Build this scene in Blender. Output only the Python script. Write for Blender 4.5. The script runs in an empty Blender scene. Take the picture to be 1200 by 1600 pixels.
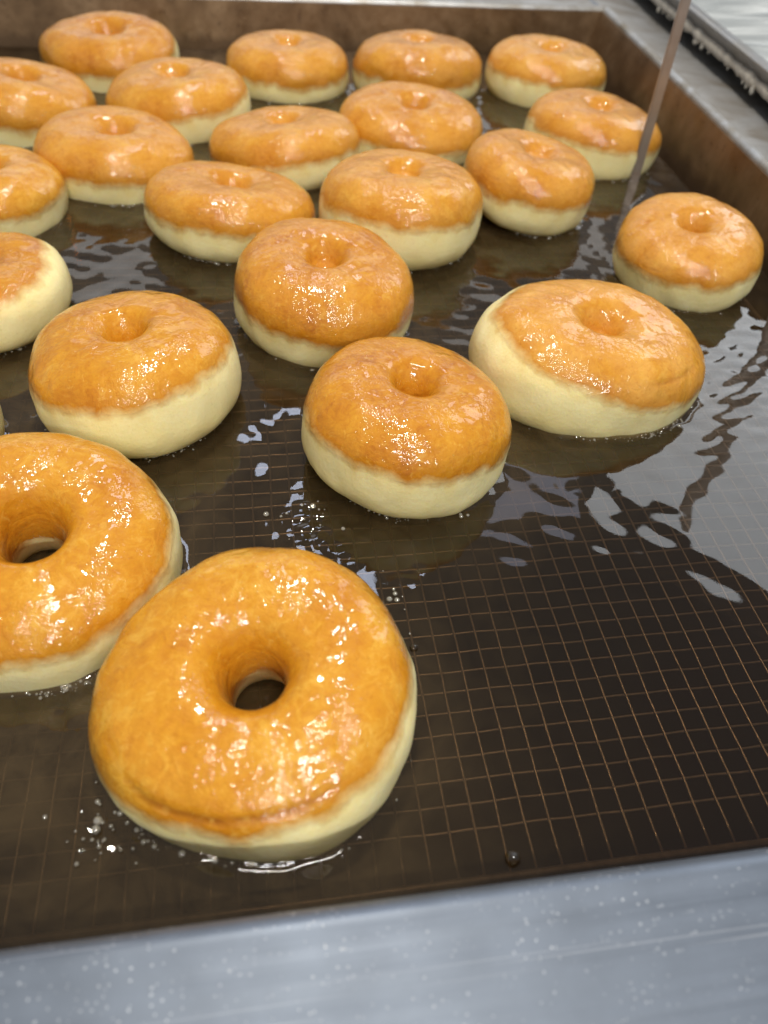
import bpy, bmesh, math, random
import numpy as np
from mathutils import Vector, Matrix, noise

scene = bpy.context.scene
COL = scene.collection
MM = 0.001
random.seed(7); RNG = np.random.default_rng(7)

# ------------------------------------------------------------------ camera
CR = np.array([[0.98877626, -0.13962252, 0.05317018],
               [-0.06526473, -0.72378418, -0.68693303],
               [0.13439505, 0.67575293, -0.72477303]])
CC = np.array([49.898, -96.979, 266.262]) * MM
cam_d = bpy.data.cameras.new('camera'); cam = bpy.data.objects.new('camera', cam_d); COL.objects.link(cam)
m = Matrix.Identity(4)
for r in range(3):
    m[r][0] = CR[0, r]; m[r][1] = -CR[1, r]; m[r][2] = -CR[2, r]; m[r][3] = CC[r]
cam.matrix_world = m
cam_d.sensor_fit = 'HORIZONTAL'; cam_d.sensor_width = 36.0
cam_d.lens = 36.0 * 1228.6 / 1200.0
cam_d.clip_start = 0.01; cam_d.clip_end = 50
cam_d.dof.use_dof = True; cam_d.dof.focus_distance = 0.355; cam_d.dof.aperture_fstop = 11.0
scene.camera = cam

# ------------------------------------------------------------------ world, lamps, exposure
world = bpy.data.worlds.new('World'); scene.world = world; world.use_nodes = True
bg = world.node_tree.nodes['Background']
bg.inputs[0].default_value = (0.92, 0.95, 1.0, 1); bg.inputs[1].default_value = 0.30
scene.view_settings.view_transform = 'Standard'; scene.view_settings.look = 'None'
scene.view_settings.exposure = 0.0; scene.view_settings.gamma = 1.0
scene.cycles.use_denoising = True
scene.cycles.max_bounces = 8; scene.cycles.transparent_max_bounces = 12
scene.cycles.sample_clamp_indirect = 4.0
scene.cycles.caustics_reflective = False; scene.cycles.caustics_refractive = False

def lamp(name, loc, target, sx, sy, radiance, color):
    d = bpy.data.lights.new(name, 'AREA'); d.shape = 'RECTANGLE'; d.size = sx; d.size_y = sy
    d.energy = radiance * math.pi * sx * sy; d.color = color
    o = bpy.data.objects.new(name, d); COL.objects.link(o); o.location = loc
    v = Vector(target) - Vector(loc)
    o.rotation_euler = v.to_track_quat('-Z', 'Y').to_euler()
    return o
WARM = (1.0, 0.93, 0.82); COOL = (0.80, 0.88, 1.0); NEUT = (1.0, 0.98, 0.95)
lamp('ceiling_tube_lamp', (0.12, -0.12, 1.5), (0.12, -0.12, 0), 0.60, 0.03, 130, WARM)
lamp('ceiling_tube_lamp', (0.10, -0.75, 1.5), (0.1, -0.4, 0), 0.60, 0.03, 120, NEUT)
lamp('ceiling_tube_lamp', (0.30, -1.7, 1.4), (0.1, 0.2, 0), 0.90, 0.05, 150, NEUT)
lamp('hood_lamp', (0.20, 1.50, 1.5), (0.1, 0.3, 0), 0.20, 0.50, 9, (0.72, 0.80, 1.0))
lamp('back_fill_lamp', (0.09, 0.70, 1.5), (0.1, 0.7, 0), 0.10, 0.10, 300, WARM)  # added fill lamp, no such source seen; brightens the back rows
lamp('ceiling_panel_lamp', (1.86, 1.88, 1.5), (0.3, 0.3, -0.4), 0.85, 1.1, 3.6, (.93, .97, 1.0))
lamp('ceiling_panel_lamp', (0.20, 3.70, 1.5), (0.2, 0.3, 0), 3.2, 0.8, 1.0, NEUT)
lamp('ceiling_panel_lamp', (0.90, 1.72, 1.5), (0.2, 0.3, 0), 0.30, 0.34, 1.8, (0.75, 0.8, 1.0))

# ------------------------------------------------------------------ helpers
def link(name, mesh, mat=None, parent=None):
    o = bpy.data.objects.new(name, mesh); COL.objects.link(o)
    if mat is not None and not mesh.materials: mesh.materials.append(mat)
    if parent is not None: o.parent = parent
    return o
def mesh_from(name, V, F, smooth=True):
    me = bpy.data.meshes.new(name); me.from_pydata([tuple(v) for v in V], [], [tuple(f) for f in F]); me.update()
    if smooth: me.polygons.foreach_set('use_smooth', [True] * len(me.polygons))
    return me
def empty(name, loc=(0, 0, 0)):
    o = bpy.data.objects.new(name, None); COL.objects.link(o); o.location = loc; o.empty_display_size = 0.02
    return o
def tag(o, label=None, cat=None, group=None, kind=None):
    if label: o['label'] = label
    if cat: o['category'] = cat
    if group: o['group'] = group
    if kind: o['kind'] = kind
    return o
def bm_obj(name, bm, mat, parent=None, smooth=False):
    me = bpy.data.meshes.new(name); bm.normal_update(); bm.to_mesh(me); bm.free()
    if smooth: me.polygons.foreach_set('use_smooth', [True] * len(me.polygons))
    return link(name, me, mat, parent)
def tube_mesh(name, path, rad, seg=12, squash=1.0):
    """Round tube along a polyline; path in metres."""
    P = [Vector(p) for p in path]; V = []; F = []
    for i, p in enumerate(P):
        t = (P[min(i + 1, len(P) - 1)] - P[max(i - 1, 0)]).normalized()
        a = t.cross(Vector((0, 0, 1)) if abs(t.z) < 0.9 else Vector((0, 1, 0))).normalized(); b = t.cross(a)
        for k in range(seg):
            w = 2 * math.pi * k / seg
            V.append(p + a * math.cos(w) * rad + b * math.sin(w) * rad * squash)
    for i in range(len(P) - 1):
        for k in range(seg):
            F.append((i * seg + k, i * seg + (k + 1) % seg, (i + 1) * seg + (k + 1) % seg, (i + 1) * seg + k))
    F.append(tuple(range(seg))[::-1]); F.append(tuple((len(P) - 1) * seg + k for k in range(seg)))
    return mesh_from(name, V, F)

class NT:
    def __init__(self, name):
        self.mat = bpy.data.materials.new(name); self.mat.use_nodes = True
        self.t = self.mat.node_tree; self.t.nodes.clear()
        self.out = self.t.nodes.new('ShaderNodeOutputMaterial')
        self.coord = self.t.nodes.new('ShaderNodeTexCoord')
    def n(self, kind, **kw):
        nd = self.t.nodes.new(kind)
        for k, v in kw.items():
            if k.startswith('i_'): nd.inputs[k[2:].replace('_', ' ')].default_value = v
            else: setattr(nd, k, v)
        return nd
    def l(self, a, b): self.t.links.new(a, b)
    def noise(self, scale, detail=3, rough=.55, dist=0.0, vec=None):
        nd = self.n('ShaderNodeTexNoise'); nd.inputs['Scale'].default_value = scale; nd.inputs['Detail'].default_value = detail
        nd.inputs['Roughness'].default_value = rough; nd.inputs['Distortion'].default_value = dist
        self.l(vec if vec is not None else self.coord.outputs['Object'], nd.inputs['Vector']); return nd.outputs['Fac']
    def ramp(self, fac, stops, interp='LINEAR'):
        nd = self.n('ShaderNodeValToRGB'); nd.color_ramp.interpolation = interp; el = nd.color_ramp.elements
        while len(el) < len(stops): el.new(0.5)
        for e, (p, c) in zip(el, stops): e.position = p; e.color = (*c, 1) if len(c) == 3 else c
        self.l(fac, nd.inputs['Fac']); return nd.outputs['Color']
    def math(self, op, a, b=None, c=None, clamp=False):
        nd = self.n('ShaderNodeMath', operation=op); nd.use_clamp = clamp
        for i, x in enumerate((a, b, c)):
            if x is None: continue
            if isinstance(x, (int, float)): nd.inputs[i].default_value = x
            else: self.l(x, nd.inputs[i])
        return nd.outputs[0]
    def mix(self, fac, a, b, mode='MIX'):
        nd = self.n('ShaderNodeMix', data_type='RGBA', blend_type=mode)
        for i, x in ((0, fac), (6, a), (7, b)):
            if isinstance(x, (int, float)): nd.inputs[i].default_value = x
            elif isinstance(x, tuple): nd.inputs[i].default_value = (*x, 1)
            else: self.l(x, nd.inputs[i])
        return nd.outputs[2]
    def bump(self, h, dist, strength=1.0, normal=None):
        nd = self.n('ShaderNodeBump'); nd.inputs['Distance'].default_value = dist; nd.inputs['Strength'].default_value = strength
        self.l(h, nd.inputs['Height'])
        if normal is not None: self.l(normal, nd.inputs['Normal'])
        return nd.outputs['Normal']
    def map(self, fac, a, b, c=0.0, d=1.0):
        nd = self.n('ShaderNodeMapRange'); nd.inputs[1].default_value = a; nd.inputs[2].default_value = b
        nd.inputs[3].default_value = c; nd.inputs[4].default_value = d; self.l(fac, nd.inputs[0]); return nd.outputs[0]
    def principled(self, **kw):
        p = self.n('ShaderNodeBsdfPrincipled')
        for k, v in kw.items():
            s = p.inputs[k.replace('_', ' ')]
            if isinstance(v, (int, float)): s.default_value = v
            elif isinstance(v, tuple): s.default_value = (*v, 1) if len(v) == 3 and len(s.default_value) == 4 else v
            else: self.l(v, s)
        self.l(p.outputs[0], self.out.inputs['Surface']); return p

# ------------------------------------------------------------------ materials
def mat_dough():
    M = NT('fried_dough')
    at = M.n('ShaderNodeAttribute', attribute_name='brown').outputs['Fac']      # 10 mm units along the skin from the colour line
    cr = M.n('ShaderNodeAttribute', attribute_name='crease').outputs['Fac']
    rnd = M.n('ShaderNodeObjectInfo').outputs['Random']
    tone = M.n('ShaderNodeAttribute', attribute_name='tone').outputs['Fac']
    dry = M.n('ShaderNodeAttribute', attribute_name='dry').outputs['Fac']
    edge = M.noise(80, 3, .55); edge2 = M.noise(420, 3, .6)
    s = M.math('ADD', at, M.math('MULTIPLY', M.math('SUBTRACT', edge, .5), 1.05))
    s = M.math('ADD', s, M.math('MULTIPLY', M.math('SUBTRACT', edge2, .5), .10))
    mask = M.map(s, -.24, .36)
    big = M.noise(38, 4, .55, .6); mid = M.noise(150, 6, .68, 1.4); fine = M.noise(900, 3, .6)
    v = M.math('ADD', M.math('MULTIPLY', big, .46), M.math('MULTIPLY', mid, .54))
    v = M.math('ADD', v, M.math('MULTIPLY', M.math('SUBTRACT', tone, .5), .10))
    crust = M.ramp(v, [(.30, (.41, .125, .005)), (.43, (.54, .205, .008)), (.56, (.62, .270, .013)), (.72, (.74, .41, .05))])
    dryp = M.math('MULTIPLY', dry, M.map(M.noise(52, 4, .6, .5), .36, .62, .15, 1.0))
    crust = M.mix(M.math('MULTIPLY', dryp, .8), crust, (.76, .41, .115))
    low = M.map(s, .2, 1.1, 1.0, 0.0)                                            # deeper brown in the rim just above the line
    crust = M.mix(M.math('MULTIPLY', low, .45), crust, (.48, .165, .006))
    crust = M.mix(M.math('MULTIPLY', cr, .75), crust, (.26, .07, .012))
    pale = M.ramp(M.math('ADD', M.math('MULTIPLY', M.noise(60, 4), .6), M.math('MULTIPLY', fine, .4)),
                  [(.3, (.88, .75, .34)), (.7, (.95, .85, .48))])
    pale = M.mix(M.map(s, -1.3, -2.6, 0, .55), pale, (.86, .69, .27))               # oil soaked towards the oil line
    pore = M.map(M.noise(700, 2, .5), .62, .74, 0, .35)
    pale = M.mix(pore, pale, (.70, .56, .24))
    tan = M.map(s, -.75, -.05, 0.0, 1.0)
    pale = M.mix(M.math('MULTIPLY', M.math('MULTIPLY', tan, M.map(M.noise(90, 3, .6), .35, .65, .1, 1.0)), .55), pale, (.76, .53, .15))
    crust = M.mix(M.map(M.noise(520, 3, .6, .6), .57, .72, 0, .38), crust, (.40, .125, .006))   # freckles
    crust = M.mix(M.map(M.noise(210, 4, .65, 1.0), .58, .72, 0, .45), crust, (.80, .47, .09))   # pale fine blisters
    col = M.mix(mask, pale, crust)
    mk4 = M.map(mask, 0, 1, .18, 1.0)
    wr = M.math('MULTIPLY', M.noise(75, 5, .6, 1.2), mk4); grain = M.noise(480, 3, .6)
    nb = M.bump(grain, .00040, .60, M.bump(wr, .0018, .55))
    rough = M.mix(mask, (.50, .50, .50), (.38, .38, .38))
    p = M.principled(Base_Color=col, Roughness=rough, Normal=nb, IOR=1.46, Specular_IOR_Level=.12, Subsurface_Weight=M.map(mask, 0, 1, .35, .10), Subsurface_Radius=(.006, .004, .0015), Subsurface_Scale=1.0,
                     Coat_Weight=M.math('MULTIPLY', M.map(mask, 0, 1, .25, 1.0), M.map(dryp, 0, 1, 1.0, .45)), Coat_Roughness=M.map(mask, 0, 1, .20, .06), Coat_IOR=1.46)
    # film of hot oil: pimpled at the millimetre scale, which breaks lamps into sparkles
    patch = M.map(M.noise(55, 3, .6), .40, .60, .12, 1.0)
    pim = M.math('MULTIPLY', M.noise(560, 1.0, .5), patch)
    cn = M.bump(pim, .00052, 1.0, M.bump(M.math('MULTIPLY', M.noise(70, 1.5, .5, 1.0), mk4), .0022, .6))
    M.l(cn, p.inputs['Coat Normal'])
    return M.mat

def mat_steel(name, col, rough=.38, metal=.9, specks=0.0, dirt=0.0, dirtcol=(.12, .075, .04), scratch=.3):
    M = NT(name)
    n1 = M.noise(9, 5, .6); n2 = M.noise(70, 4, .6)
    base = M.ramp(M.math('ADD', M.math('MULTIPLY', n1, .6), M.math('MULTIPLY', n2, .4)),
                  [(.3, tuple(c * .80 for c in col)), (.7, tuple(min(1, c * 1.15) for c in col))])
    mp = M.n('ShaderNodeMapping'); mp.inputs['Scale'].default_value = (6, 260, 60); M.l(M.coord.outputs['Object'], mp.inputs['Vector'])
    streak = M.noise(1.0, 4, .6, vec=mp.outputs[0])
    metalv = metal; r = M.map(streak, .3, .7, rough - .07, rough + .09)
    if dirt > 0:
        dm = M.map(M.noise(22, 6, .65, .7), .50 - dirt * .3, .66, 0, 1)
        base = M.mix(dm, base, dirtcol)
    h = M.math('MULTIPLY', streak, scratch)
    ms = M.n('ShaderNodeMapping'); ms.inputs['Scale'].default_value = (7, 1000, 60); ms.inputs['Rotation'].default_value = (0, 0, -.10); M.l(M.coord.outputs['Object'], ms.inputs['Vector'])
    line = M.map(M.noise(1.0, 1, .5, .3, vec=ms.outputs[0]), .70, .76, 0, .20); base = M.mix(line, base, (.72, .74, .78))
    if specks > 0:
        vo = M.n('ShaderNodeTexVoronoi', feature='F1'); vo.inputs['Scale'].default_value = 780; M.l(M.coord.outputs['Object'], vo.inputs['Vector'])
        cell = M.n('ShaderNodeSeparateColor'); M.l(vo.outputs['Color'], cell.inputs[0])
        keep = M.math('GREATER_THAN', cell.outputs[0], 1 - specks)
        sz = M.math('MULTIPLY', cell.outputs[1], .22)
        dot = M.math('LESS_THAN', M.math('ADD', vo.outputs['Distance'], M.math('MULTIPLY', M.math('SUBTRACT', M.noise(1400, 2), .5), .5)), M.math('ADD', sz, .10))
        clump = M.map(M.noise(34, 4, .65), .40, .62)
        sp = M.math('MULTIPLY', M.math('MULTIPLY', keep, dot), clump)
        base = M.mix(M.math('MULTIPLY', sp, .50), base, (.80, .82, .84))
        metalv = M.math('MULTIPLY', M.math('SUBTRACT', 1.0, sp), metal)
        h = M.math('ADD', h, M.math('MULTIPLY', sp, 1.5))
    M.principled(Base_Color=base, Metallic=metalv, Roughness=r, Normal=M.bump(h, .0003, .5))
    return M.mat

def mat_wall():
    """steel browned by baked-on oil, with streaks running down"""
    M = NT('oil_browned_steel')
    mp = M.n('ShaderNodeMapping'); mp.inputs['Scale'].default_value = (16, 16, 9); M.l(M.coord.outputs['Object'], mp.inputs['Vector'])
    a = M.noise(1.0, 6, .62, .6, vec=mp.outputs[0]); b = M.noise(55, 5, .65)
    v = M.math('ADD', M.math('MULTIPLY', a, .65), M.math('MULTIPLY', b, .35))
    col = M.ramp(v, [(.30, (.11, .064, .032)), (.5, (.20, .122, .062)), (.70, (.31, .205, .115))])
    sep = M.n('ShaderNodeSeparateXYZ'); M.l(M.coord.outputs['Object'], sep.inputs[0])
    tide = M.map(M.math('ADD', sep.outputs[2], M.math('MULTIPLY', M.math('SUBTRACT', M.noise(45, 4, .6), .5), .022)), .004, .012, 1, 0)
    col = M.mix(M.math('MULTIPLY', tide, .7), col, (.085, .05, .025))
    spot = M.map(M.noise(120, 4, .7), .60, .68, 0, .6); col = M.mix(spot, col, (.09, .05, .025))
    M.principled(Base_Color=col, Metallic=.65, Roughness=M.map(b, .3, .7, .27, .48), Normal=M.bump(v, .0006, .5))
    return M.mat

def mat_plain(name, col, rough=.5, metal=0.0, var=.2, scale=60, bump=.0002):
    M = NT(name); n = M.noise(scale, 4, .6)
    c = M.ramp(n, [(.3, tuple(x * (1 - var) for x in col)), (.7, tuple(min(1, x * (1 + var)) for x in col))])
    M.principled(Base_Color=c, Roughness=rough, Metallic=metal, Normal=M.bump(n, bump, .6)); return M.mat

def mat_oil():
    M = NT('frying_oil')
    fr = M.n('ShaderNodeFresnel'); fr.inputs['IOR'].default_value = 1.47
    tr = M.n('ShaderNodeBsdfTransparent'); tr.inputs[0].default_value = (.86, .79, .68, 1)
    gl = M.n('ShaderNodeBsdfGlossy'); gl.inputs['Roughness'].default_value = .015; gl.inputs[0].default_value = (1, 1, 1, 1)
    mx = M.n('ShaderNodeMixShader'); M.l(fr.outputs[0], mx.inputs[0]); M.l(tr.outputs[0], mx.inputs[1]); M.l(gl.outputs[0], mx.inputs[2])
    # cloudy oil plus light scattered off the pale dough, painted round it as brown
    murk_glow = M.n('ShaderNodeAttribute', attribute_name='murk_glow').outputs['Fac']
    mk = M.math('MULTIPLY', murk_glow, M.map(M.noise(34, 5, .65, 1.4), .32, .68, .45, 1.12), clamp=True)
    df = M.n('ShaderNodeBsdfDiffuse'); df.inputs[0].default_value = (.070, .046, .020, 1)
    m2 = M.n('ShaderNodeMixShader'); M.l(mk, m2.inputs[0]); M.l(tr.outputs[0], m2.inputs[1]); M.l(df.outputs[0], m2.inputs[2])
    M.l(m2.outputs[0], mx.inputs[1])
    M.l(mx.outputs[0], M.out.inputs['Surface'])
    ab = M.n('ShaderNodeVolumeAbsorption'); ab.inputs['Color'].default_value = (.60, .46, .27, 1); ab.inputs['Density'].default_value = 20
    sc = M.n('ShaderNodeVolumeScatter'); sc.inputs['Color'].default_value = (.85, .62, .26, 1); sc.inputs['Density'].default_value = 1.0
    ad = M.n('ShaderNodeAddShader'); M.l(ab.outputs[0], ad.inputs[0]); M.l(sc.outputs[0], ad.inputs[1])
    M.l(ad.outputs[0], M.out.inputs['Volume'])
    return M.mat

def mat_bubble():
    M = NT('oil_bubble_film')
    fr = M.n('ShaderNodeLayerWeight'); fr.inputs['Blend'].default_value = .35
    tr = M.n('ShaderNodeBsdfTransparent'); tr.inputs[0].default_value = (.93, .86, .72, 1)
    gl = M.n('ShaderNodeBsdfGlossy'); gl.inputs['Roughness'].default_value = .03
    mx = M.n('ShaderNodeMixShader'); M.l(M.math('ADD', M.math('MULTIPLY', fr.outputs['Fresnel'], .8), .05), mx.inputs[0])
    M.l(tr.outputs[0], mx.inputs[1]); M.l(gl.outputs[0], mx.inputs[2]); M.l(mx.outputs[0], M.out.inputs['Surface'])
    return M.mat

def mat_icing():
    M = NT('white_icing')
    mp = M.n('ShaderNodeMapping'); mp.inputs['Scale'].default_value = (7, 30, 1); M.l(M.coord.outputs['Object'], mp.inputs['Vector'])
    a = M.noise(1.0, 4, .55, 1.2, vec=mp.outputs[0])
    c = M.ramp(a, [(.34, (.27, .29, .29)), (.5, (.38, .40, .39)), (.64, (.62, .64, .62))])
    M.principled(Base_Color=c, Roughness=.35, Normal=M.bump(a, .006, .7)); return M.mat

def mat_froth():
    M = NT('oil_froth')
    tr = M.n('ShaderNodeBsdfTransparent'); tr.inputs[0].default_value = (.95, .9, .8, 1)
    gl = M.n('ShaderNodeBsdfGlossy'); gl.inputs['Roughness'].default_value = .05
    df = M.n('ShaderNodeBsdfDiffuse'); df.inputs[0].default_value = (.80, .76, .64, 1)
    lw = M.n('ShaderNodeLayerWeight'); lw.inputs['Blend'].default_value = .4
    a = M.n('ShaderNodeMixShader'); a.inputs[0].default_value = .30; M.l(tr.outputs[0], a.inputs[1]); M.l(df.outputs[0], a.inputs[2])
    b = M.n('ShaderNodeMixShader'); M.l(M.math('ADD', M.math('MULTIPLY', lw.outputs['Fresnel'], .6), .15), b.inputs[0]); M.l(a.outputs[0], b.inputs[1]); M.l(gl.outputs[0], b.inputs[2])
    M.l(b.outputs[0], M.out.inputs['Surface']); return M.mat
MAT = dict(froth=mat_froth(), dough=mat_dough(), oil=mat_oil(), wall=mat_wall(), bubble=mat_bubble(), icing=mat_icing(),
           front=mat_steel('speckled_steel', (.160, .188, .232), .44, .62, specks=.36, scratch=.5),
           ledge=mat_steel('smeared_steel', (.40, .395, .385), .50, .45, dirt=.35, dirtcol=(.27, .24, .20)),
           rim=mat_steel('bright_steel', (.50, .50, .49), .42, .8, dirt=.25, dirtcol=(.30, .26, .20)),
           bar=mat_steel('oily_steel', (.45, .385, .335), .34, .7),
           wire=mat_plain('brown_wire', (.25, .18, .12), .28, .7, .25, 200),
           floor=mat_plain('blackened_pan_floor', (.014, .0135, .0145), .6, .0, .4, 25),
           tray=mat_steel('tray_steel', (.42, .42, .42), .34, .85, dirt=.2, dirtcol=(.42, .40, .36)),
           drip=mat_plain('dried_icing', (.55, .52, .45), .6, 0, .2, 150, .0008))

# ------------------------------------------------------------------ fryer
fryer = empty('deep_fryer', (0.05, 0.4, -0.07))
tag(fryer, 'open steel deep fryer with oil browned walls holding the floating doughnuts', 'fryer')
def world_child(o):
    o.matrix_parent_inverse = Matrix.Translation(fryer.location).inverted()
    return o
XL = -0.30
# corners: oil line (z=0) -> rim (z=.040); walls lean outward a little
def strip(name, A, B, mat, parent, nu=2, nv=2, smooth=False):
    A = [Vector(a) for a in A]; B = [Vector(b) for b in B]; V = []; F = []
    for j in range(nv):
        t = j / (nv - 1)
        for i in range(nu):
            s = i / (nu - 1)
            V.append(A[0].lerp(A[1], s).lerp(B[0].lerp(B[1], s), t))
    for j in range(nv - 1):
        for i in range(nu - 1):
            F.append((j * nu + i, j * nu + i + 1, (j + 1) * nu + i + 1, (j + 1) * nu + i))
    return world_child(link(name, mesh_from(name, V, F, smooth), mat, parent))
ZB = -0.066
RB = (0.424, 0.814, .040); RF = (0.396, -0.028, .040); LB = (XL - .03, 0.836, .040); LF = (XL - .03, -0.028, .040)
rB = (0.391, 0.806, ZB); rF = (0.391, -0.014, ZB); lB = (XL, 0.806, ZB); lF = (XL, -0.014, ZB)
def wall(name, a0, a1, b0, b1):
    w = strip(name, (a0, a1), (b0, b1), MAT['wall'], fryer, 24, 6)
    so = w.modifiers.new('thickness', 'SOLIDIFY'); so.thickness = .002; so.offset = -1
    return w
wall('back_wall', rB, lB, RB, LB)
wall('right_wall', rF, rB, RF, RB)
wall('left_wall', lB, lF, LB, LF)
wall('front_wall', lF, rF, (LF[0], -.033, .032), (RF[0], -.033, .032))
strip('pan_floor', (lF, rF), (lB, rB), MAT['floor'], fryer, 2, 2)

def ledge(name, profile, A, B, mat, n=40, wob=0.0):
    """extrude a (offset, z) profile from A to B; offset is measured outward (90 deg to the right of A->B)"""
    A = Vector(A); B = Vector(B); d = (B - A); d.z = 0; d.normalize(); o = Vector((d.y, -d.x, 0)); V = []; F = []
    for i in range(n + 1):
        p = A.lerp(B, i / n)
        for (q, z) in profile:
            w = noise.noise(Vector((p.x * 12, p.y * 12, q * 30))) * wob
            V.append((p.x + o.x * q, p.y + o.y * q, z + w))
    k = len(profile)
    for i in range(n):
        for j in range(k - 1): F.append((i * k + j, (i + 1) * k + j, (i + 1) * k + j + 1, i * k + j + 1))
    return world_child(link(name, mesh_from(name, V, F), mat, fryer))
def arc(cx, cz, r, a0, a1, n=7): return [(cx + r * math.cos(math.radians(a0 + (a1 - a0) * i / n)), cz + r * math.sin(math.radians(a0 + (a1 - a0) * i / n))) for i in range(n + 1)]
# front ledge: rounded lip then flat shelf toward the camera
ledge('front_ledge', arc(.006, .0345, .006, 180, 90) + [(.03, .0402), (.10, .0400), (.22, .039), (.223, .036), (.223, -.05)], (LF[0] - .1, -.0275, .04), (.62, -.0275, .04), MAT['front'], 60, .0004)
# right rim bead and ledge
ledge('right_rim', arc(.004, .040, .0042, 200, 20, 9) + [(.0085, .037)], (RF[0], RF[1] + .003, .04), (RB[0], RB[1], .04), MAT['rim'], 60, .0006)

ledge('right_ledge', [(.0085, .037), (.05, .034), (.20, .033), (.60, .033)], (RF[0], -.03, .04), (RB[0] + .012, 1.20, .04), MAT['ledge'], 40, .0012)
ledge('back_rim', arc(.004, .040, .0042, 200, 20, 9) + [(.0085, .037)], (RB[0], RB[1], .04), (LB[0], LB[1], .04), MAT['rim'], 60, .0006)
ledge('back_ledge', [(.0085, .037), (.05, .037), (.40, .038)], (RB[0] + .002, RB[1], .04), (LB[0] - .2, LB[1] + .012, .04), MAT['ledge'], 40, .0008)

# ------------------------------------------------------------------ wire screen under the oil
P_ = 9.5 * MM; ZW = -2.2 * P_
screen = empty('wire_screen', (0.05, 0.4, ZW))
tag(screen, 'brown square wire screen lying under the oil of the fryer', 'wire screen')
def schild(o): o.matrix_parent_inverse = Matrix.Translation(screen.location).inverted(); return o
def wire_mesh(name, length, axis, rad, seed):
    r = random.Random(seed); n = 90; path = []
    ph = [r.uniform(0, 6.28) for _ in range(4)]
    for i in range(n + 1):
        t = length * i / n
        w = .00008 * math.sin(t * 260 + ph[0]) + .00014 * math.sin(t * 97 + ph[1]) + .00009 * math.sin(t * 610 + ph[2])
        path.append((w, t, .5 * w) if axis == 'y' else (t, w, .5 * w))
    return tube_mesh(name, path, rad, 5)
ys = [wire_mesh('wire_along', .796, 'y', .00052, k) for k in range(4)]
xs = [wire_mesh('wire_across', .675, 'x', .00052, 10 + k) for k in range(4)]
i0 = math.ceil((XL + .006) / P_); i1 = int(.384 / P_)
for i in range(i0, i1 + 1):
    o = schild(link('wire', ys[i % 4], MAT['wire'], screen)); o.location = (i * P_, -.0075, ZW)
for j in range(1, 83):
    o = schild(link('wire', xs[j % 4], MAT['wire'], screen)); o.location = (XL + .006, j * P_, ZW - .0009)
for (a, b) in (((XL + .006, -.0085, ZW), (.386, -.0085, ZW)), ((XL + .006, .79, ZW), (.386, .79, ZW)), ((XL + .005, -.008, ZW), (XL + .005, .79, ZW)), ((.387, -.008, ZW), (.387, .79, ZW))):
    schild(link('frame_rod', tube_mesh('frame_rod', (a, b), .0014, 8), MAT['wire'], screen))
# flat upright bars of the lifting handle, standing out of the oil by the right wall
def flat_bar(name, foot, top, w, t, yaw):
    bm = bmesh.new(); bmesh.ops.create_cube(bm, size=1)
    f, tp = Vector(foot), Vector(top); L = (tp - f).length
    bmesh.ops.scale(bm, vec=(w, t, L), verts=bm.verts)
    bmesh.ops.bevel(bm, geom=bm.edges[:], offset=t * .22, segments=2, affect='EDGES')
    q = (tp - f).to_track_quat('Z', 'Y').to_matrix().to_4x4() @ Matrix.Rotation(yaw, 4, 'Z')
    bmesh.ops.transform(bm, matrix=Matrix.Translation((f + tp) / 2) @ q, verts=bm.verts)
    return schild(bm_obj(name, bm, MAT['bar'], screen))
flat_bar('handle_bar', (.3525, .4985, ZW), (.3545, .5005, .33), .0072, .0050, .45)
flat_bar('handle_bar', (.379, .303, ZW), (.3805, .304, .20), .0115, .0055, .45)

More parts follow.
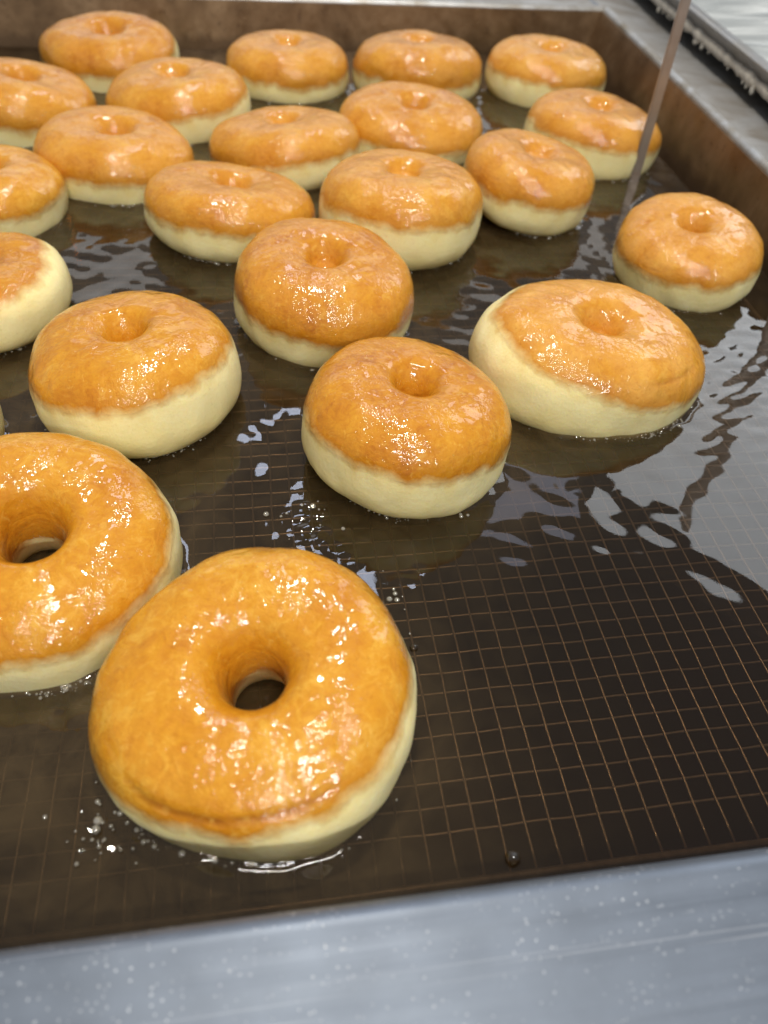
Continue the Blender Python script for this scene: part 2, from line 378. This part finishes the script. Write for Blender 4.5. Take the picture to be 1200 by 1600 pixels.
# ------------------------------------------------------------------ doughnuts
# cx, cy, R, cz (mm), tilt x, tilt y, thickness, elongation, colour line height and its slope in x and y, hole, hole offset
FIT = {
    'D1': (39.39, 52.69, 56.48, 14.44, 0.157, -0.0999, 0.4512, 1.013, 0.16, 0.0542, -0.118, 0.17, 0, 0),
    'D2': (-46.66, 125.71, 55.84, 14.36, 0.161, 0.0613, 0.4619, 0.9993, 0.1864, 0.0941, -0.0196, 0.2, 0, 0),
    'D3': (114.93, 192.49, 51.80, 19.23, -0.0469, 0.1207, 0.4997, 0.9692, 0.0938, 0.0063, -0.0688, 0.11, 0, 0),
    'D4': (225.59, 243.70, 58.66, 15.45, 0.0618, 0.1174, 0.4566, 1.112, 0.242, -0.1031, 0.0568, 0.09, 0, 0),
    'D5': (329.69, 352.97, 48.54, 17.67, 0.0748, -0.0762, 0.4618, 0.9633, 0.0685, -0.0011, -0.0604, 0.1, 0, 0),
    'D6': (85.18, 314.95, 53.72, 18.68, 0.058, 0.0335, 0.4966, 0.9757, 0.0252, -0.0543, -0.0207, 0.09, 0, 0),
    'D7': (-16.72, 243.11, 52.77, 19.85, -0.0809, -0.0638, 0.495, 0.9768, 0.1571, 0.0313, -0.0466, 0.1, 0, 0),
    'D8': (-103.67, 329.33, 45.47, 15.70, -0.016, -0.0696, 0.4211, 0.9474, 0.2163, 0.1243, 0.0008, 0.06, 0, 0),
    'D9': (-126.21, 456.74, 48.03, 13.34, -0.0142, 0.0721, 0.4482, 0.9732, 0.0855, 0.0672, 0.0378, 0.1, 0, 0),
    'D10': (32.32, 426.90, 53.73, 12.91, -0.0903, 0.1157, 0.4242, 1.067, 0.0664, 0.0141, -0.0201, 0.1, 0, 0),
    'D11': (146.44, 413.11, 55.15, 20.72, -0.084, 0.0306, 0.5133, 0.9914, 0.0799, -0.0357, -0.0755, 0.08, 0, 0),
    'D12': (248.53, 454.21, 50.08, 20.15, 0.0103, 0.1513, 0.4839, 0.9687, 0.0355, 0.0278, -0.0431, 0.08, 0, 0),
    'D13': (75.12, 531.68, 53.73, 12.96, -0.095, -0.0764, 0.4328, 1.059, 0.0391, 0.0047, 0.0135, 0.06, 0, 0),
    'D14': (180.68, 573.16, 56.49, 11.00, 0.1044, 0.0495, 0.4419, 1.068, 0.0822, -0.0001, -0.0297, 0.08, 0, 0),
    'D15': (328.71, 548.08, 53.87, 16.80, 0.005, 0.1018, 0.4642, 1.021, 0.1017, 0.0099, -0.04, 0.06, 0, 0),
    'D16': (332.71, 697.10, 54.89, 15.63, 0.045, 0.0442, 0.455, 1.047, 0.1073, -0.0332, -0.0124, 0.06, 0, 0),
    'D17': (209.56, 710.06, 58.12, 14.56, -0.0513, 0.0035, 0.4518, 1.082, 0.0124, -0.018, 0.0243, 0.06, 0, 0),
    'D18': (86.96, 710.98, 54.94, 14.34, -0.0092, 0.0035, 0.4408, 1.034, 0.0306, 0.0048, 0.0213, 0.06, 0, 0),
    'D19': (-50.83, 517.03, 54.96, 12.15, 0.0117, 0.0855, 0.4491, 1.049, 0.0604, 0.0148, -0.0022, 0.1, 0, 0),
    'D20': (-9.21, 622.15, 56.00, 14.12, 0.0088, -0.0609, 0.456, 1.071, 0.1077, 0.0589, 0.0193, 0.06, 0, 0),
    'D21': (-133.28, 617.36, 54.74, 14.43, 0.0097, 0.176, 0.4648, 1.042, 0.03, -0.009, 0.0176, 0.12, 0, 0),
    'D22': (-73.47, 734.30, 57.78, 15.55, 0.0945, 0.0092, 0.4491, 1.067, 0.121, 0.0904, 0.0551, 0.1, 0, 0),
    'D23': (-134.00, 212.00, 55.00, 14.00, 0.02, 0.03, 0.46, 1, 0.08, 0.1, 0.0, 0.06, 0, 0),
}
LABEL = {
    'D1': 'largest, nearest doughnut, with an open hole and an arched crease, by the front ledge',
    'D2': 'big golden doughnut cut by the left edge, with a wide open hole',
    'D3': 'glossy doughnut with tall pale side, floating where the bare wire screen begins',
    'D4': 'long oval doughnut tipped right with a broad pale flank, beside bright rippled oil',
    'D5': 'roundish doughnut alone at the right wall, in front of the upright metal bar',
    'D6': 'domed doughnut in the middle, directly behind the one where the bare screen begins',
    'D7': 'doughnut with oil pooled in its pit, standing behind the wide holed one',
    'D8': 'half seen doughnut at the left edge tipped so that its pale flank faces right',
    'D9': 'doughnut cut by the left edge, above the tipped one with a pale flank',
    'D10': 'wide flat doughnut touching the left back of the domed middle one',
    'D11': 'doughnut with a high pale side touching the right back of the domed middle one',
    'D12': 'doughnut with a barely dimpled top, between the high sided one and the upright metal bar',
    'D13': 'flat doughnut with a glint in its pit, behind the two flanking the dome',
    'D14': 'smooth amber doughnut between the high sided one and the bumpy topped one',
    'D15': 'doughnut partly hidden behind the upright metal bar near the right wall',
    'D16': 'doughnut in the back right corner of the fryer, its thick pale side facing left',
    'D17': 'bumpy topped doughnut at the back wall, second from the right corner',
    'D18': 'flat topped doughnut at the back wall, third from the right corner',
    'D19': 'wide doughnut with a broad shallow hole, left side, right behind clear dark oil',
    'D20': 'sparkling doughnut with pale lower right side, in front of the backmost left one',
    'D21': 'doughnut cut by the left edge near the back, with glints in its open pit',
    'D22': 'backmost doughnut at the upper left, against the back wall',
    'D23': 'sliver of doughnut at the left edge, behind the wide holed one',
}
def rot(tx, ty):
    cx, sx, cy, sy = math.cos(tx), math.sin(tx), math.cos(ty), math.sin(ty)
    return np.array([[cy, 0, sy], [0, 1, 0], [-sy, 0, cy]]) @ np.array([[1, 0, 0], [0, cx, -sx], [0, sx, cx]])
DRY = {'D4': .85, 'D5': .9, 'D12': .65, 'D14': .6, 'D15': .7, 'D16': .8, 'D17': .7, 'D18': .6, 'D19': .65, 'D13': .55, 'D11': .5, 'D10': .4, 'D20': .45, 'D21': .5, 'D22': .5, 'D9': .3, 'D6': .3}
PIT = {'D3': .72, 'D5': .75, 'D4': .5, 'D7': .55, 'D6': .38, 'D10': .5, 'D11': .26, 'D12': .2, 'D13': .32, 'D14': .55, 'D15': .26, 'D16': .26, 'D17': .16, 'D18': .22, 'D19': .5, 'D20': .42, 'D21': .6, 'D22': .5}
WATER = []       # (cx, cy, azimuths, radii) of each waterline, for the meniscus
FRONT = []
def doughnut(key, q, nth):
    cx, cy, R, cz, tx, ty, b, el, zb, bx, by, r0, hox, hoy = q
    rng = np.random.default_rng(abs(hash_(key))); sd = float(rng.uniform(0, 100))
    TH = np.arange(nth) * 2 * math.pi / nth
    # colour line: local height as a function of azimuth, uneven
    ph = rng.uniform(0, 6.28, 6)
    zl = zb - .025 + bx * np.cos(TH) + by * np.sin(TH) + .018 * np.sin(2 * TH + ph[0]) + .015 * np.sin(3 * TH + ph[1]) + .010 * np.sin(7 * TH + ph[2]) + .007 * np.sin(13 * TH + ph[3])
    zl = np.clip(zl, -.40, b * .93)
    zl = zl + .012 * np.array([noise.noise(Vector((math.cos(t) * 6, math.sin(t) * 6, sd))) for t in TH])
    # every column gets its own u samples so that one ring of vertices sits exactly on the colour line
    ul = np.arcsin(np.clip(np.sign(zl) * (np.abs(zl) / b) ** (np.where(zl > 0, 2.5, 3.0) / 2), -.97, .97))
    nA, nB = 58, 26
    V = np.zeros((nA + nB - 1, nth, 3)); S = np.zeros((nA + nB - 1, nth)); CRS = np.zeros((nA + nB - 1, nth))
    rc = .43 if r0 > .15 else .37                                      # crest of the ring
    ao, ai = 1 - rc, rc - r0
    open_hole = r0 > .15
    c2, c3, p2, p3 = rng.uniform(.004, .016), rng.uniform(.004, .014), rng.uniform(0, 6.28), rng.uniform(0, 6.28)
    if key == 'D1': c2, c3, p3 = .004, .020, 3 * math.radians(72)
    pit = PIT.get(key, .4)                                        # how deep a closed pit goes, in units of b
    for j in range(nth):
        if open_hole:
            u = np.concatenate([np.linspace(math.pi * 1.42, ul[j], nA), np.linspace(ul[j], -math.pi * .60, nB)[1:]])
        else:
            up = math.pi - math.asin(max(0.0, 1 - pit) ** (2.3 / 2))
            u = np.concatenate([np.full(7, up), np.linspace(up, ul[j], nA - 7), np.linspace(ul[j], -math.pi * .60, nB)[1:]])
        c, s = np.cos(u), np.sin(u); eo = np.where(c > 0, np.where(s > 0, 2.5, 3.0), 2.3)
        r = rc + np.where(c > 0, ao, ai) * np.sign(c) * np.abs(c) ** (2 / eo); z = b * np.sign(s) * np.abs(s) ** (2 / eo)
        if not open_hole:
            f = np.linspace(.02, 1, 8)[:7]; z[:7] = z[7] - (.03 + .10 * pit) * (1 - f ** 2); r[:7] = r[7] * f
        r = r * (1 + np.clip(r, 0, 1) ** 2 * (c2 * math.cos(2 * TH[j] + p2) + c3 * math.cos(3 * TH[j] - p3)))
        V[:, j, 0] = r * np.cos(TH[j]) * el; V[:, j, 1] = r * np.sin(TH[j]) / el; V[:, j, 2] = z
        inn = np.clip((.5 - r) / .5, 0, 1) ** 2                       # hole may sit off centre
        V[:, j, 0] += inn * hox; V[:, j, 1] += inn * hoy
        V[:, j, 0] = r * np.cos(TH[j]) * el + inn * hox; V[:, j, 1] = r * np.sin(TH[j]) / el + inn * hoy; V[:, j, 2] = z
        dd = np.r_[0, np.cumsum(np.hypot(np.diff(r), np.diff(z)))]
        so = (dd[nA - 1] - dd) * R / 10.0
        inner = np.where(u > math.pi, (math.pi * 1.03 - u) * .42 * R / 10, 99)
        S[:, j] = np.minimum(so, inner)
        if key == 'D1':
            az = math.degrees(TH[j]) % 360
            w = np.exp(-((az - 256) / 40) ** 4) * np.exp(-((r - (.865 + .010 * math.sin(az * .09))) / .014) ** 2) * (z > 0)
            CRS[:, j] = w
        if key == 'D4':
            az = math.degrees(TH[j]) % 360
            CRS[:, j] = .5 * np.exp(-((az - 305) / 22) ** 4) * np.exp(-((r - .86) / .014) ** 2) * (z > 0)
    V *= R * MM
    flat = V.reshape(-1, 3)
    # lumps
    Rm = R * MM
    nrm = flat.copy(); rr = np.hypot(flat[:, 0], flat[:, 1]) + 1e-9
    cxr = np.minimum(1, (rc * Rm) / rr)
    nrm[:, 0] -= flat[:, 0] * cxr; nrm[:, 1] -= flat[:, 1] * cxr
    nrm /= (np.linalg.norm(nrm, axis=1)[:, None] + 1e-9)
    off = np.empty(len(flat))
    for i, p in enumerate(flat):
        v = Vector(p)
        off[i] = .0022 * noise.noise(v * 24 + Vector((sd, 0, 0))) + .0007 * noise.noise(v * 70 + Vector((0, sd, 0))) + .0003 * noise.noise(v * 170 + Vector((0, 0, sd)))
    off -= .0011 * CRS.ravel()
    flat = flat + nrm * off[:, None]
    Rt = rot(tx, ty)
    root = empty('doughnut', (cx * MM, cy * MM, cz * MM))
    root.rotation_euler = Matrix(Rt.tolist()).to_euler()
    L = LABEL[key]; tag(root, L, 'doughnut', 'doughnuts floating in the fryer')
    V = flat.reshape(nA + nB - 1, nth, 3)
    tone = float(rng.uniform(0, 1))
    def piece(name, lo, hi):
        n = hi - lo; W = V[lo:hi].reshape(-1, 3); F = []
        for i in range(n - 1):
            k = np.arange(nth); k2 = (k + 1) % nth
            F += np.stack([i * nth + k, (i + 1) * nth + k, (i + 1) * nth + k2, i * nth + k2], 1).tolist()
        me = mesh_from(name, W, F)
        for nm, arr in (('brown', S), ('crease', CRS)):
            at = me.attributes.new(nm, 'FLOAT', 'POINT'); at.data.foreach_set('value', arr[lo:hi].ravel().astype(np.float32))
        at = me.attributes.new('dry', 'FLOAT', 'POINT'); at.data.foreach_set('value', np.full(len(W), DRY.get(key, .15) * .7, np.float32))
        at = me.attributes.new('tone', 'FLOAT', 'POINT'); at.data.foreach_set('value', np.full(len(W), tone, np.float32))
        return link(name, me, MAT['dough'], root)
    piece('browned_crust', 0, nA); piece('pale_side', nA - 1, nA + nB - 1)
    # waterline
    Wd = flat @ Rt.T + np.array([cx, cy, cz]) * MM; Wd = Wd.reshape(nA + nB - 1, nth, 3)
    az, rad = [], []
    for j in range(nth):
        col = Wd[:, j]; top = np.argmax(np.where(np.arange(len(col)) > 20, col[:, 2], -9))
        below = col[top:, 2] < 0
        k = top + (int(np.argmax(below)) if below.any() else int(np.argmin(col[top:, 2])))
        k = max(k, 1)
        t = min(1, max(0, col[k - 1, 2] / (col[k - 1, 2] - col[k, 2] + 1e-12))); p = col[k - 1] * (1 - t) + col[k] * t
        az.append(math.atan2(p[1] - cy * MM, p[0] - cx * MM)); rad.append(math.hypot(p[0] - cx * MM, p[1] - cy * MM))
    az, rad = np.array(az), np.array(rad); o = np.argsort(az)
    WATER.append((key, cx * MM, cy * MM, az[o], rad[o]))
def hash_(k): return int(k[1:]) * 7919 + 13
for key, q in FIT.items():
    doughnut(key, q, 176 if q[1] < 300 else (128 if q[1] < 500 else 96))

# ------------------------------------------------------------------ oil
def oil():
    nx, ny = 470, 560
    x = np.linspace(XL + .0, .3935, nx); t = np.linspace(0, 1, ny); y = -.0185 + .828 * (t * .72 + .28 * t ** 2)
    X, Y = np.meshgrid(x, y); H = np.zeros_like(X); clear = np.ones_like(X)
    g = np.random.default_rng(3)
    # slow swell and small wind-like ripples from the bubbling
    act = .35 + .65 / (1 + np.exp(-(Y - .17) / .04))                       # the empty front right corner is calm
    act = np.maximum(act, 1 / (1 + np.exp((X - .06) / .03)))
    act = act * (1 - .5 / (1 + np.exp(-(X - .23) / .02)))
    for lam, amp, n in ((.060, .00016, 5), (.028, .000070, 7), (.015, .000030, 8)):
        for _ in range(n):
            a = g.uniform(0, 6.28); k = 2 * math.pi / (lam * g.uniform(.75, 1.3))
            ph = g.uniform(0, 6.28); wob = g.uniform(2, 5) * np.sin((X * math.sin(a) - Y * math.cos(a)) * 6.28 / (lam * 4) + g.uniform(0, 6)) * .25
            H += act * amp * np.sin(k * (X * math.cos(a) + Y * math.sin(a)) + ph + wob)
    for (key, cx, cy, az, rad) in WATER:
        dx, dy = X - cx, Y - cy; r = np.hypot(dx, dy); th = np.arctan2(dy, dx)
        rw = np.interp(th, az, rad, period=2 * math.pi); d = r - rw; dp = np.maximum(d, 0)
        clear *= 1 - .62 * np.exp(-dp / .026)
        H += .0014 * np.exp(-dp / .0018) * (1 + .25 * np.sin(th * 9 + cx * 90) + .2 * np.sin(th * 23 + cy * 70))
        k = 2 * math.pi / g.uniform(.007, .010)
        H += act * .000050 * np.exp(-dp / .026) * np.sin(k * dp + 1.5 * np.sin(th * 5 + cx * 50) + g.uniform(0, 6)) * (.6 + .4 * np.sin(th * 3 + cy * 40))
    # concentric rings off the right side of the elongated doughnut, where the ceiling panel is mirrored
    d = np.hypot(X - .235, Y - .38); H += .000135 * np.sin(2 * math.pi * d / .0112 + 1.2 * np.sin(8 * np.arctan2(Y - .38, X - .235))) * np.exp(-((X - .32) / .06) ** 2 - ((Y - .25) / .075) ** 2)
    env = np.exp(-((X - .34) / .075) ** 2 - ((Y - .235) / .065) ** 2)
    for lam, am in ((.0125, .00010), (.0092, .00006), (.0160, .00009)):
        H += env * am * np.sin(2 * math.pi * (Y + .10 * (X - .3) + .0022 * np.sin(X * 210 + lam * 900) + .0014 * np.sin(X * 95 + Y * 130)) / lam + lam * 4000) * (.65 + .35 * np.sin(X * 160 + Y * 60 + lam * 700))
    # bubbling patches left of the front doughnut and between front and middle ones
    for (px, py, s, amp) in ((-.018, .012, .016, .00035), (.073, .146, .022, .00036), (-.03, .045, .02, .0002), (.105, .112, .010, .0002)):
        w = np.exp(-((X - px) ** 2 + (Y - py) ** 2) / s ** 2)
        for _ in range(6):
            a = g.uniform(0, 6.28); k = 2 * math.pi / g.uniform(.0045, .009)
            H += w * amp * .4 * np.sin(k * (X * math.cos(a) + Y * math.sin(a)) + g.uniform(0, 6))
    n = nx * ny; V = np.stack([X, Y, H], -1).reshape(-1, 3)
    i = np.arange(n).reshape(ny, nx)
    F = np.stack([i[:-1, :-1], i[:-1, 1:], i[1:, 1:], i[1:, :-1]], -1).reshape(-1, 4).tolist()
    ring = np.concatenate([i[0, :], i[1:, -1], i[-1, -2::-1], i[-2:0:-1, 0]])
    B = V[ring].copy(); B[:, 2] = ZB + .004; B[:, 0] = np.clip(B[:, 0], XL + .002, .389); B[:, 1] = np.clip(B[:, 1], -.012, .804)
    V = np.concatenate([V, B]); m_ = len(ring)
    for k in range(m_):
        k2 = (k + 1) % m_; F.append([int(ring[k2]), int(ring[k]), n + k, n + k2])
    F.append([n + k for k in range(m_)][::-1])
    me = mesh_from('frying_oil', V, F)
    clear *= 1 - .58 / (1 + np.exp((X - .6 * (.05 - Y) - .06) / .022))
    murk_glow = np.concatenate([np.minimum(.94, 1 - clear).ravel(), np.full(m_, .5)])  # cloudiness plus painted scatter glow, strongest beside the dough
    at = me.attributes.new('murk_glow', 'FLOAT', 'POINT'); at.data.foreach_set('value', murk_glow.astype(np.float32))
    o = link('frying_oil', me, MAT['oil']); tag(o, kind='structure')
oil()

# ------------------------------------------------------------------ bubbles
def dome(bm, x, y, r, seg=10):
    rings = []
    for a in (0, 28, 55, 78):
        c, s = math.cos(math.radians(a)) * r, math.sin(math.radians(a)) * r * .8
        rings.append([bm.verts.new((x + c * math.cos(2 * math.pi * k / seg), y + c * math.sin(2 * math.pi * k / seg), s + .0004)) for k in range(seg)])
    t = bm.verts.new((x, y, r * .8 + .0004))
    for A, B in zip(rings, rings[1:]):
        for k in range(seg): bm.faces.new((A[k], A[(k + 1) % seg], B[(k + 1) % seg], B[k]))
    for k in range(seg): bm.faces.new((rings[-1][k], rings[-1][(k + 1) % seg], t))
FIZZ = {'D1': (-128, 14), 'D2': (-70, 20), 'D3': (-120, 20), 'D4': (-60, 25), 'D5': (-125, 18), 'D6': (-85, 25), 'D7': (-48, 15), 'D10': (-110, 22), 'D11': (-70, 25), 'D12': (-80, 30)}
bm = bmesh.new(); rr = random.Random(5)
for (key, cx, cy, az, rad) in WATER:
    hot = FIZZ.get(key, (-90, 30))
    for _ in range(90 if cy < .3 else 50):
        th = rr.gauss(hot[0], hot[1]) if rr.random() < .65 else rr.uniform(-180, 0); a = math.radians(th); a = math.atan2(math.sin(a), math.cos(a))
        r = float(np.interp(a, az, rad, period=2 * math.pi)) + abs(rr.gauss(0, .0016)) + .0004
        s = min(.0014, .00022 + rr.expovariate(1 / .00026)); dome(bm, cx + r * math.cos(a), cy + r * math.sin(a), s, 8)
for (px, py, sp, n) in ((-.013, .016, .0055, 30), (.092, .10, .007, 12), (.062, .155, .012, 18)):
    for _ in range(n): dome(bm, rr.gauss(px, sp), rr.gauss(py, sp), min(.0016, .0003 + rr.expovariate(1 / .0004)), 8)
tag(bm_obj('oil_froth', bm, MAT['froth'], None, True), 'tiny clear bubbles fringing the doughnuts where they meet the oil', 'bubbles', kind='stuff')
for (x, y, r, lb) in ((.1197, -.0098, .0026, 'clear oil bubble against the front lip of the fryer'),
                      (.1006, .0755, .0017, 'small clear oil bubble just right of the largest front doughnut'),
                      (.3625, .4955, .0016, 'small clear bubble at the foot of the upright metal bar')):
    bm = bmesh.new(); dome(bm, 0, 0, r, 24); [dome(bm, r * .8 * math.cos(a), r * .8 * math.sin(a), r * q, 10) for a, q in ((-1.9, .30), (-1.2, .22), (-2.6, .25), (-.5, .28), (.6, .2), (2.2, .24))]; o = bm_obj('oil_bubble', bm, MAT['bubble'], None, True); o.location = (x, y, 0)
    tag(o, lb, 'bubble', 'single bubbles on the oil')

# ------------------------------------------------------------------ icing tray on the right
tray = empty('icing_tray', (.60, .7, .06)); tag(tray, 'steel tray of streaky white icing with dried drips on its side right of the fryer', 'tray')
def tchild(o): o.matrix_parent_inverse = Matrix.Translation(tray.location).inverted(); return o
TA, TB = Vector((.4395, .02, 0)), Vector((.492, 1.20, 0))
def tray_strip(name, profile, mat, n=60, wob=0):
    d = (TB - TA).normalized(); o = Vector((d.y, -d.x, 0)); V = []; F = []; k = len(profile)
    for i in range(n + 1):
        p = TA.lerp(TB, i / n)
        for q, z in profile: V.append((p.x + o.x * q, p.y + o.y * q, z + noise.noise(Vector((p.y * 25, q * 40, 3))) * wob))
    for i in range(n):
        for j in range(k - 1): F.append((i * k + j, (i + 1) * k + j, (i + 1) * k + j + 1, i * k + j + 1))
    return tchild(link(name, mesh_from(name, V, F), mat, tray))
tray_strip('tray_wall', [(.45, .050), (.012, .050), (.008, .052), (.002, .0655), (.0, .067), (.002, .0685), (.010, .0685), (.012, .066), (.013, .056)], MAT['tray'])
# lumpy dried icing along the lower edge, with drips hanging from it
V = []; F = []; n = 260; k = 9
d = (TB - TA).normalized(); o_ = Vector((d.y, -d.x, 0))
for i in range(n + 1):
    p = TA.lerp(TB, i / n); w = .0032 + .0016 * noise.noise(Vector((p.y * 60, 0, 0))) + .0008 * noise.noise(Vector((p.y * 190, 4, 0)))
    for j in range(k):
        a = 2 * math.pi * j / k; c, s = math.cos(a) * w * 1.0, math.sin(a) * w * 1.5
        V.append((p.x + o_.x * (.006 + c), p.y + o_.y * (.006 + c), .0525 + s + .0006 * noise.noise(Vector((p.y * 300, j, 0)))))
for i in range(n):
    for j in range(k): F.append((i * k + j, (i + 1) * k + j, (i + 1) * k + (j + 1) % k, i * k + (j + 1) % k))
tchild(link('dried_icing_edge', mesh_from('dried_icing_edge', V, F), MAT['drip'], tray))
rr = random.Random(11)
bm = bmesh.new(); bmesh.ops.create_uvsphere(bm, u_segments=10, v_segments=8, radius=1)
for v in bm.verts:
    if v.co.z > 0: v.co.x *= 1 - .35 * v.co.z; v.co.y *= 1 - .35 * v.co.z; v.co.z *= 1.8
dm = bpy.data.meshes.new('icing_drip'); bm.to_mesh(dm); bm.free(); dm.polygons.foreach_set('use_smooth', [True] * len(dm.polygons))
for i in range(30):
    t = rr.uniform(.38, .80); p = TA.lerp(TB, t); s = rr.choice([.0009, .0012, .0015, .0022]) * rr.uniform(.8, 1.1)
    o = tchild(link('icing_drip', dm, MAT['drip'], tray)); o.location = (p.x + .004, p.y, .0475 - s * .4); o.scale = (s, s, s * rr.uniform(1, 1.5))
V = []; F = []; nx, ny = 60, 120
for j in range(ny + 1):
    p = TA.lerp(TB, j / ny)
    for i in range(nx + 1):
        q = .0125 + .42 * i / nx; X = p.x + o_.x * q; Y = p.y + o_.y * q
        h = .0595 + .0030 * noise.noise(Vector((X * 8 + 2, Y * 30, 0))) + .0015 * noise.noise(Vector((X * 20, Y * 70, 5)))
        V.append((X, Y, h))
for j in range(ny):
    for i in range(nx): F.append((j * (nx + 1) + i, j * (nx + 1) + i + 1, (j + 1) * (nx + 1) + i + 1, (j + 1) * (nx + 1) + i))
tchild(link('icing', mesh_from('icing', V, F), MAT['icing'], tray))
